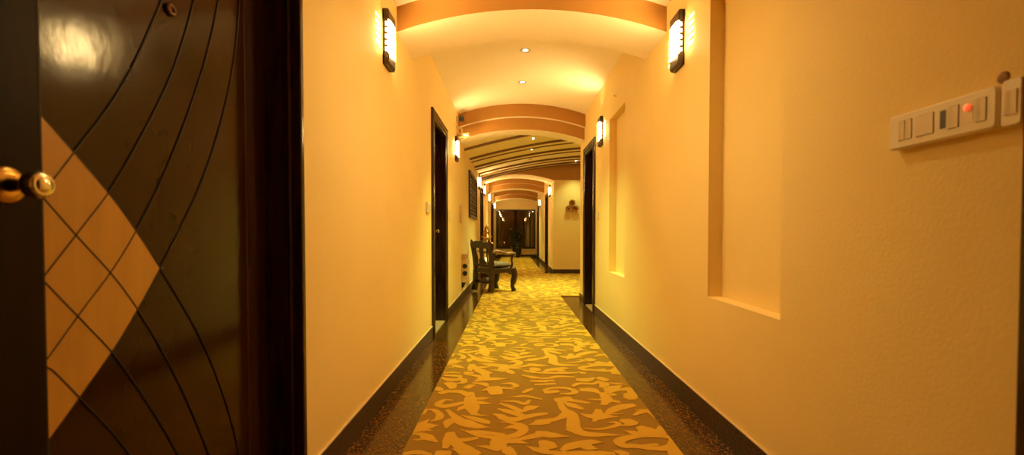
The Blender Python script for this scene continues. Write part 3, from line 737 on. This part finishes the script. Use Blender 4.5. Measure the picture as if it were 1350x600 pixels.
# ------------------------------------------------------------------ armchair
def armchair(loc, rz):
    t = thing('armchair', loc, 'dark carved wooden armchair with a gold cushion against the left wall', 'chair', local=True, rz=rz)
    # local frame: x = forward, y = to the left, z = up
    W, D = .53, .47; hw = W / 2
    def leg(pts, rad, sq=None): mb = MB(); mb.tube(spline(pts, 5), rad, 8, sq=sq); return mb
    for s in (-1, 1):
        y = s * (hw - .025)
        # cabriole front legs
        P = [(D - .03, y, .40), (D - .005, y + s * .012, .33), (D + .002, y + s * .014, .26), (D - .028, y + s * .002, .12), (D - .03, y, .07), (D - .014, y + s * .004, .035), (D - .008, y + s * .005, .010)]
        mb = MB(); C = spline(P, 4); m = len(C)
        R = [.056 - .012 * abs(i / (m - 1) - .25) * 1.2 if i < m * .45 else .036 + .012 * max(0, (i / (m - 1) - .75) * 4) for i in range(m)]
        mb.tube(C, R, 10); mb.build('leg', CHAIRW, t)
        # raked rear legs that run on as the back stiles
        P = [(-.035, y, .011), (-.01, y, .14), (0, y, .36), (-.01, y, .52), (-.045, y * 1.03, .74), (-.075, y * 1.05, .86)]
        mb = MB(); mb.tube(spline(P[:3], 4), .050, 4); mb.build('leg', CHAIRW, t)
        mb = MB(); C = spline(P[2:], 5); mb.tube(C, [.044] * (len(C) - 3) + [.042, .036, .025], 4); mb.build('back_stile', CHAIRW, t)
        mb = MB(); mb.tube([(-.076, y * 1.05, .85), (-.082, y * 1.06, .875), (-.086, y * 1.06, .895)], [.016, .022, .008], 10); mb.build('finial', CHAIRW, t)
        # scrolling arms and their posts
        P = [(-.03, y * 1.02, .665), (.06, y * 1.05, .70), (.16, y * 1.10, .685), (.28, y * 1.12, .655), (.38, y * 1.12, .66), (.44, y * 1.12, .655), (.462, y * 1.12, .63), (.45, y * 1.12, .61)]
        mb = MB(); C = spline(P, 5); m = len(C); mb.tube(C, [.027 + .008 * math.sin(PI * min(1, i / (m - 1) * 1.1)) for i in range(m)], 10, sq=(1.15, .75)); mb.build('armrest', ARMW, t)
        P = [(D - .07, y, .40), (D - .045, y * 1.05, .47), (D - .07, y * 1.1, .55), (D - .045, y * 1.12, .645)]
        mb = MB(); mb.tube(spline(P, 5), [.024 - .006 * math.sin(i / 15 * PI) for i in range(16)], 8); mb.build('arm_post', CHAIRW, t)
    mb = MB(); mb.tube([(-.012, -hw + .04, .17), (-.012, hw - .04, .17)], .022, 8); mb.build('stretcher', CHAIRW, t)
    # seat frame with a carved apron
    mb = MB(); mb.box(-.02, D + .005, -hw, hw,   .325, .405)
    for x0 in (D - .02, ):
        poly = [(-hw + .03, .33)] + [(-hw + .03 + (W - .06) * i / 20, .305 - .03 * abs(math.sin(i / 20 * PI * 3)) * (.5 + .5 * math.cos(i / 20 * PI * 2))) for i in range(21)] + [(hw - .03, .33)]
        mb.prism(poly, x0, x0 + .02, 'x')
    mb.build('seat_frame', CHAIRW, t, .006)
    # soft cushion
    mb = MB(); n = 12; v = []; f = []
    for layer in (0, 1):
        for i in range(n + 1):
            for j in range(n + 1):
                a, b = i / n * 2 - 1, j / n * 2 - 1
                e = (1 - abs(a) ** 4) * (1 - abs(b) ** 4)
                z = .45 + (.062 if layer else -.045) * e ** .45
                v.append((.235 + a * .225 * (1 - .03 * b * b), b * (hw - .035) * (1 - .03 * a * a), z))
    k = (n + 1) ** 2
    for i in range(n):
        for j in range(n):
            q = [i * (n + 1) + j, (i + 1) * (n + 1) + j, (i + 1) * (n + 1) + j + 1, i * (n + 1) + j + 1]
            f += [tuple(q[::-1]), tuple(x + k for x in q)]
    mb.add(v, f, 0, True); mb.build('cushion', CUSH, t, fix=False)
    # back: crest rail, lower rail, pierced splat and two slim slats, leaning with the stiles
    B = Matrix.Translation((-.0, 0, .36)) @ Matrix.Rotation(math.atan(-.075 / .5), 4, 'Y')
    # B maps (x, y, h) with h measured up the leaning back
    crest = [(-hw * 1.02, .40)] + [(-hw * 1.02 + W * 1.02 * i / 28, .478 + .040 * math.sin(i / 28 * PI) + .010 * math.sin(i / 28 * PI * 6) ) for i in range(29)] + [(hw * 1.02, .40)] + [(hw * 1.02 - W * 1.02 * i / 20, .405 - .022 * math.sin(i / 20 * PI * 3) ** 2) for i in range(1, 20)]
    mb = MB(); mb.prism(crest, -.022, .016, 'x', 0, B); mb.build('crest_rail', CHAIRW, t, .005)
    mb = MB(); mb.prism([(-hw + .03, .07), (hw - .03, .07), (hw - .03, .12), (-hw + .03, .12)], -.016, .012, 'x', 0, B); mb.build('back_rail', CHAIRW, t, .004)
    def vase(h): return .062 + .026 * math.sin((h - .10) / .32 * PI * 2 + .6) * (1 if h < .3 else .8) + .012 * math.cos(h * 40)
    hs = [.11 + .31 * i / 24 for i in range(25)]
    mb = MB(); mb.prism([(vase(h), h) for h in hs] + [(-vase(h), h) for h in reversed(hs)], -.010, .008, 'x', 0, B); mb.build('splat', CHAIRW, t, .003)
    for s in (-1, 1):
        mb = MB(); mb.prism([(s * (.155 + .012 * math.sin(h * 22)) + .013, h) for h in hs] + [(s * (.155 + .012 * math.sin(h * 22)) - .013, h) for h in reversed(hs)], -.009, .007, 'x', 0, B); mb.build('back_slat', CHAIRW, t, .003)
    return t
armchair((-.497, 7.79, .0168), math.atan2(.63, .78))

# ------------------------------------------------------------------ brass lantern behind the chair
lx, ly = -.56, 9.75
t = thing('floor_lantern', (lx, ly, .012), 'tiered brass lantern with a small glowing light, behind the armchair', 'lantern')
T = Matrix.Translation((lx, ly, .012))
mb = MB(); mb.lathe([(.12, 0), (.12, .02), (.09, .04), (.07, .07), (.075, .10), (.11, .13), (.12, .15), (.12, .165), (0, .165)], 8, M=T, smooth=False); mb.build('base', LATW, t)
for k in range(4):
    a = PI / 4 + k * PI / 2; mb = MB()
    mb.tube([(lx + .085 * math.cos(a), ly + .085 * math.sin(a), .17), (lx + .085 * math.cos(a), ly + .085 * math.sin(a), .80)], .010, 8); mb.build('post', BRASS, t)
mb = MB(); mb.lathe([(.05, .165), (.052, .30), (.046, .38), (.030, .40), (0, .40)], 20, M=T); mb.build('candle_holder', BRASS, t)
mb = MB(); mb.lathe([(.014, .40), (.026, .43), (.024, .46), (.010, .50), (0, .51)], 16, M=T); mb.build('candle', CANDLE, t)['label'] = 'small glowing light'
mb = MB(); mb.lathe([(.075, .58), (.11, .60), (.075, .62), (.06, .62)], 24, M=T); mb.build('collar', BRASS, t)
for z0, r in ((.78, .155), (.92, .115), (1.03, .075)):
    mb = MB(); mb.lathe([(r * .55, z0), (r, z0 + .004), (r * .96, z0 + .018), (r * .60, z0 + .055), (r * .52, z0 + .10), (r * .5, z0 + .125)], 24, M=T); mb.build('roof_tier', BRASS, t)
mb = MB(); mb.lathe([(.035, 1.12), (.012, 1.14), (.018, 1.155), (.012, 1.17), (.003, 1.20), (0, 1.20)], 16, M=T); mb.build('finial', BRASS, t)

# ------------------------------------------------------------------ potted plant before the window
px, py = .18, 19.45
t = thing('potted_plant', (px, py, .0168), 'dark leafy plant in a dark pot before the end window', 'plant')
T = Matrix.Translation((px, py, .0168))
mb = MB(); mb.lathe([(.15, 0), (.16, .02), (.19, .30), (.215, .37), (.225, .40), (.225, .425), (.205, .43), (.19, .41), (.185, .38), (0, .38)], 28, M=T); mb.build('pot', POT, t)
ends = []
mb = MB()
for k in range(13):
    a = k * 2.4; r = .14 + .24 * random.random(); h = .95 + .5 * random.random()
    C = spline([(px, py, .38), (px + r * .25 * math.cos(a), py + r * .2 * math.sin(a), .65), (px + r * math.cos(a), py + r * .6 * math.sin(a), h)], 6)
    mb.tube(C, [.012 - .008 * i / (len(C) - 1) for i in range(len(C))], 6); ends.append(C)
mb.build('stem', TRUNK, t)
mb = MB()
for C in ends:
    for i in range(4, len(C)):
        for q in range(5):
            L = .09 + .07 * random.random(); wd = L * .22
            d = Euler((random.uniform(-.7, .9), 0, random.uniform(0, 2 * PI))).to_matrix() @ Vector((0, 1, 0))
            sd = d.cross(Vector((0, 0, 1))).normalized(); up = sd.cross(d)
            b = C[i] + Vector((random.uniform(-.02, .02), random.uniform(-.02, .02), random.uniform(-.05, .05)))
            pts = [b, b + d * L * .3 + sd * wd + up * .012, b + d * L * .35 + up * .004, b + d * L * .3 - sd * wd + up * .012,
                   b + d * L * .7 + sd * wd * .8 - up * .002, b + d * L * .7 - up * .012, b + d * L * .7 - sd * wd * .8 - up * .002, b + d * L - up * .04]
            mb.add(pts, [(0, 2, 1), (0, 3, 2), (1, 2, 5, 4), (2, 3, 6, 5), (4, 5, 7), (5, 6, 7)])
fo = mb.build('foliage', LEAF, t, fix=False)

# ------------------------------------------------------------------ switch board on the right wall
def on_wall(x, s): return lambda a, b: (min(x + s * a, x + s * b), max(x + s * a, x + s * b))
bx = on_wall(XR, -1)
t = thing('switch_board', (XR, 1.09, 1.28), 'long cream switch board with rockers and a red indicator, at the right edge', 'switch board')
Z0, Z1 = 1.222, 1.311
def rb(name, mat, a, b, y0, y1, z0, z1, c, par):
    mb = MB(); x0, x1 = XR - a, XR - b; mb.rbox(x0, x1, y0, y1, z0, z1, c, 'x'); return mb.build(name, mat, par)
rb('plate', WHITEP, 0, .025, .951, 1.226, Z0, Z1, .012, t)
def rocker(y0, y1, z0=1.243, z1=1.292):
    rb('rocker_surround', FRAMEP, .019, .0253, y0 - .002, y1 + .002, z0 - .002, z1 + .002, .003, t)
    mb = MB(); ym = (y0 + y1) / 2
    p = [(.0195, y0), (.0268, y0 + .0008), (.0272, ym), (.0285, y1 - .0008), (.0195, y1)]
    mb.prism([(XR - a, b) for a, b in p], z0, z1, 'z'); mb.build('rocker', WHITER, t)
rocker(1.153, 1.170); rocker(1.173, 1.190); rocker(1.093, 1.140); rocker(1.032, 1.057); rocker(.972, .994)
rb('socket_slot', BLACKP, .019, .0254, 1.062, 1.078, 1.247, 1.290, .002, t)
mb = MB(); mb.lathe([(.0075, 0), (.0075, .003), (.006, .0045), (0, .005)], 20, M=frame_to((XR - .0255, 1.012, 1.280), (-1, 0, 0))); mb.build('indicator_light', REDN, t)['label'] = 'small red light'
mb = MB(); mb.box(*bx(.0195, .0255), .999, 1.027, 1.245, 1.293); mb.build('indicator_panel', WHITER, t)
t = thing('switch_plate', (XR, .91, 1.28), 'cream plate beside the long switch board, cut by the right door frame', 'switch')
rb('plate', WHITEP, 0, .022, .907, .948, Z0 - .002, Z1 + .004, .008, t)
mb = MB(); mb.prism([(XR - a, b) for a, b in ((.0215, .915), (.0242, .916), (.0246, .927), (.0258, .937), (.0215, .938))], 1.243, 1.292, 'z'); mb.build('rocker', WHITER, t)
mb = MB(); mb.lathe([(.013, -.002), (.0125, .0015), (.008, .003), (0, .0032)], 20, M=frame_to((XR, .963, 1.329), (-1, 0, 0)))
tag(mb.build('wall_plug', plain('brown_putty', (.34, .18, .06), .7)), 'small brown round plug on the wall above the long switch board', 'wall plug')

def small_switch(x, s, y, z, w, h, label, n=2):
    t = thing('light_switch', (x, y, z), label, 'switch')
    bx = on_wall(x, s)
    mb = MB(); mb.rbox(x, x + s * .018, y - w / 2, y + w / 2, z - h / 2, z + h / 2, .008, 'x'); mb.build('plate', WHITEP, t)
    for k in range(n):
        c = y + (k - (n - 1) / 2) * w * .4
        mb = MB(); mb.prism([(x + s * a, c + b) for a, b in ((.017, -w * .16), (.023, -w * .15), (.020, 0), (.024, w * .15), (.017, w * .16))], z - h * .28, z + h * .28, 'z'); mb.build('rocker', WHITER, t)
small_switch(XL, 1, 4.15, 1.245, .15, .10, 'cream double switch on the left wall just before the second dark door')
small_switch(XL, 1, 5.62, 1.225, .09, .09, 'small cream switch on the left wall just past the second dark door', 1)
small_switch(XR, -1, 5.50, 1.235, .085, .088, 'small cream switch on the right wall beside the dark door', 1)

# framed notice and socket box on the left wall
t = thing('wall_notice', (XL, 6.75, 1.3), 'slim pale framed plate on the left wall below the lattice panel', 'notice plate')
mb = MB(); mb.box(XL, XL + .012, 6.65, 6.87, 1.17, 1.42); mb.build('frame', LATP, t, .003)
mb = MB(); mb.box(XL + .012, XL + .014, 6.67, 6.85, 1.19, 1.40); mb.build('panel', PLATE, t)
t = thing('socket_box', (XL, 6.9, .2), 'pale wall box with two black round sockets, low on the left wall', 'socket box')
mb = MB(); mb.box(XL, XL + .10, 6.88, 7.10, .27, .62); mb.build('body', PLATE, t, .006)
mb = MB(); mb.box(XL, XL + .075, 6.86, 7.08, .62, .70); mb.build('top_tray', LATP, t, .004)
for z in (.52, .41):
    mb = MB(); mb.lathe([(.037, -.01), (.037, .012), (.030, .020), (.018, .022), (.016, .010), (0, .010)], 24, M=frame_to((XL + .052, 6.88, z), (0, -1, 0))); mb.build('socket', BLACKP, t)
mb = MB(); mb.prism([(XL, .27), (XL + .06, .27), (XL + .035, .20), (XL + .01, .185), (XL, .185)], 6.89, 6.97, 'y'); mb.build('cord_grip', BLACKP, t)
# nail above the far niche
mb = MB(); mb.tube([(XR + .002, 4.55, 2.37), (XR - .02, 4.55, 2.372), (XR - .026, 4.55, 2.385)], .004, 8)
tag(mb.build('wall_hook', BRONZE), 'tiny hook on the right wall above the farther niche', 'hook')

# ------------------------------------------------------------------ security cameras
t = thing('security_camera', (XL, 6.33, 2.56), 'small black security camera on the left wall just below the vault', 'camera')
mb = MB(); mb.rbox(XL, XL + .02, 6.29, 6.37, 2.54, 2.63, .01, 'x'); mb.build('wall_bracket', PLATE, t)
mb = MB(); mb.tube([(XL + .018, 6.33, 2.59), (XL + .05, 6.33, 2.60)], .012, 10); mb.build('arm', PLATE, t)
mb = MB(); mb.lathe([(.0, -.06), (.030, -.055), (.036, -.03), (.036, .05), (.031, .056), (.022, .056), (.018, .048), (0, .046)], 24, M=frame_to((XL + .072, 6.31, 2.588), (.1, -1, -.08))); mb.build('housing', BLACKP, t)
t = thing('security_camera', (XL, 6.3, 2.37), 'white tubular security camera on a bracket right above a wall lamp', 'camera')
mb = MB(); mb.rbox(XL, XL + .012, 6.30, 6.38, 2.40, 2.50, .012, 'x'); mb.build('wall_bracket', PLATE, t)
mb = MB(); mb.tube(spline([(XL + .01, 6.34, 2.47), (XL + .06, 6.34, 2.47), (XL + .075, 6.33, 2.44), (XL + .075, 6.33, 2.395)], 5), .011, 10); mb.build('arm', PLATE, t)
mb = MB(); mb.tube([(XL + .012, 6.36, 2.372), (XL + .175, 6.25, 2.368)], .024, 16); hb = mb.build('housing', WHITEP, t)
mb = MB(); mb.tube([(XL + .175, 6.25, 2.368), (XL + .188, 6.241, 2.3675)], [.025, .022], 16); mb.build('lens_hood', PLATE, t)
mb = MB(); mb.box(XL + .0, XL + .16, 6.27, 6.38, 2.338, 2.345); mb.build('mount_plate', LATP, t)

# ------------------------------------------------------------------ carved lattice panel
ya, yb, za, zb = 8.0, 9.55, 1.30, 2.13
t = thing('lattice_panel', (XL, 8.78, 1.3), 'carved dark wooden lattice panel hung on the left wall', 'wall panel')
mb = MB(); w = .055
for (a, b, c, d) in ((ya, yb, za, za + w), (ya, yb, zb - w, zb), (ya, ya + w, za + w, zb - w), (yb - w, yb, za + w, zb - w)): mb.box(XL, XL + .035, a, b, c, d)
mb.build('frame', LATW, t, .005)
mb = MB(); mb.box(XL, XL + .008, ya + w, yb - w, za + w, zb - w); mb.build('back_board', LATP, t)
mb = MB(); ny, nz = 6, 4
for i in range(ny):
    for j in range(nz):
        cy = ya + w + (yb - ya - 2 * w) * (i + .5) / ny; c2 = za + w + (zb - za - 2 * w) * (j + .5) / nz
        pts = [(XL + .012, cy + .118 * math.cos(a) * (1 + .15 * math.cos(4 * a)), c2 + .088 * math.sin(a) * (1 + .15 * math.cos(4 * a))) for a in [k * PI / 10 for k in range(21)]]
        mb.tube(pts, .007, 6, caps=False)
        mb.lathe([(.026, 0), (.022, .006), (.010, .009), (0, .009)], 8, M=frame_to((XL + .008, cy, c2), (1, 0, 0)))
mb.build('lattice', LATW, t)

# ------------------------------------------------------------------ three round metal bowls on the lobby wall
ox, oz = 1.485, 1.70
t = thing('wall_ornament', (ox, Y2, oz), 'three shiny bronze bowl flowers clustered on the lobby wall', 'ornament')
for dx, dz in ((0, .085), (-.085, -.06), (.085, -.06)):
    M = frame_to((ox + dx, Y2, oz + dz), (0, -1, 0))
    mb = MB(); mb.lathe([(.02, 0), (.03, .012), (.07, .030), (.082, .055), (.076, .058), (.062, .040), (.03, .028), (.022, .040), (.012, .052), (0, .054)], 28, M=M); bo = mb.build('bowl', BRONZE, t)
    mb = MB()
    for k in range(8):
        a = k * PI / 4
        mb.lathe([(.0, .05), (.014, .054), (.016, .062), (.009, .070), (0, .072)], 10, M=M @ Matrix.Translation((.066 * math.cos(a), .066 * math.sin(a), 0)))
    mb.build('beading', BRASS, bo)

# ------------------------------------------------------------------ camera and world
w = bpy.data.worlds.new('world'); scene.world = w; w.use_nodes = True
w.node_tree.nodes['Background'].inputs[0].default_value = (.01, .012, .02, 1)
cam = bpy.data.cameras.new('camera'); co = bpy.data.objects.new('camera', cam); COL.objects.link(co)
cam.sensor_fit = 'HORIZONTAL'; cam.sensor_width = 36; cam.lens = 16.0
co.location = (0, 0, 1.0); co.rotation_euler = (PI / 2 - math.atan(14 / 600), 0, 0)
cam.shift_x = -1 / 1350; cam.shift_y = 23 / 1350
cam.clip_start = .05
cam.dof.use_dof = True; cam.dof.focus_distance = 4.2; cam.dof.aperture_fstop = 2.6
scene.camera = co
vs = scene.view_settings
vs.view_transform = 'Standard'; vs.look = 'None'; vs.exposure = 1.15; vs.gamma = 1.; vs.use_curve_mapping = False
cy = scene.cycles
cy.max_bounces = 12; cy.diffuse_bounces = 7; cy.glossy_bounces = 4; cy.transparent_max_bounces = 8
cy.sample_clamp_indirect = 8.; cy.caustics_reflective = False; cy.caustics_refractive = False
cy.use_denoising = True
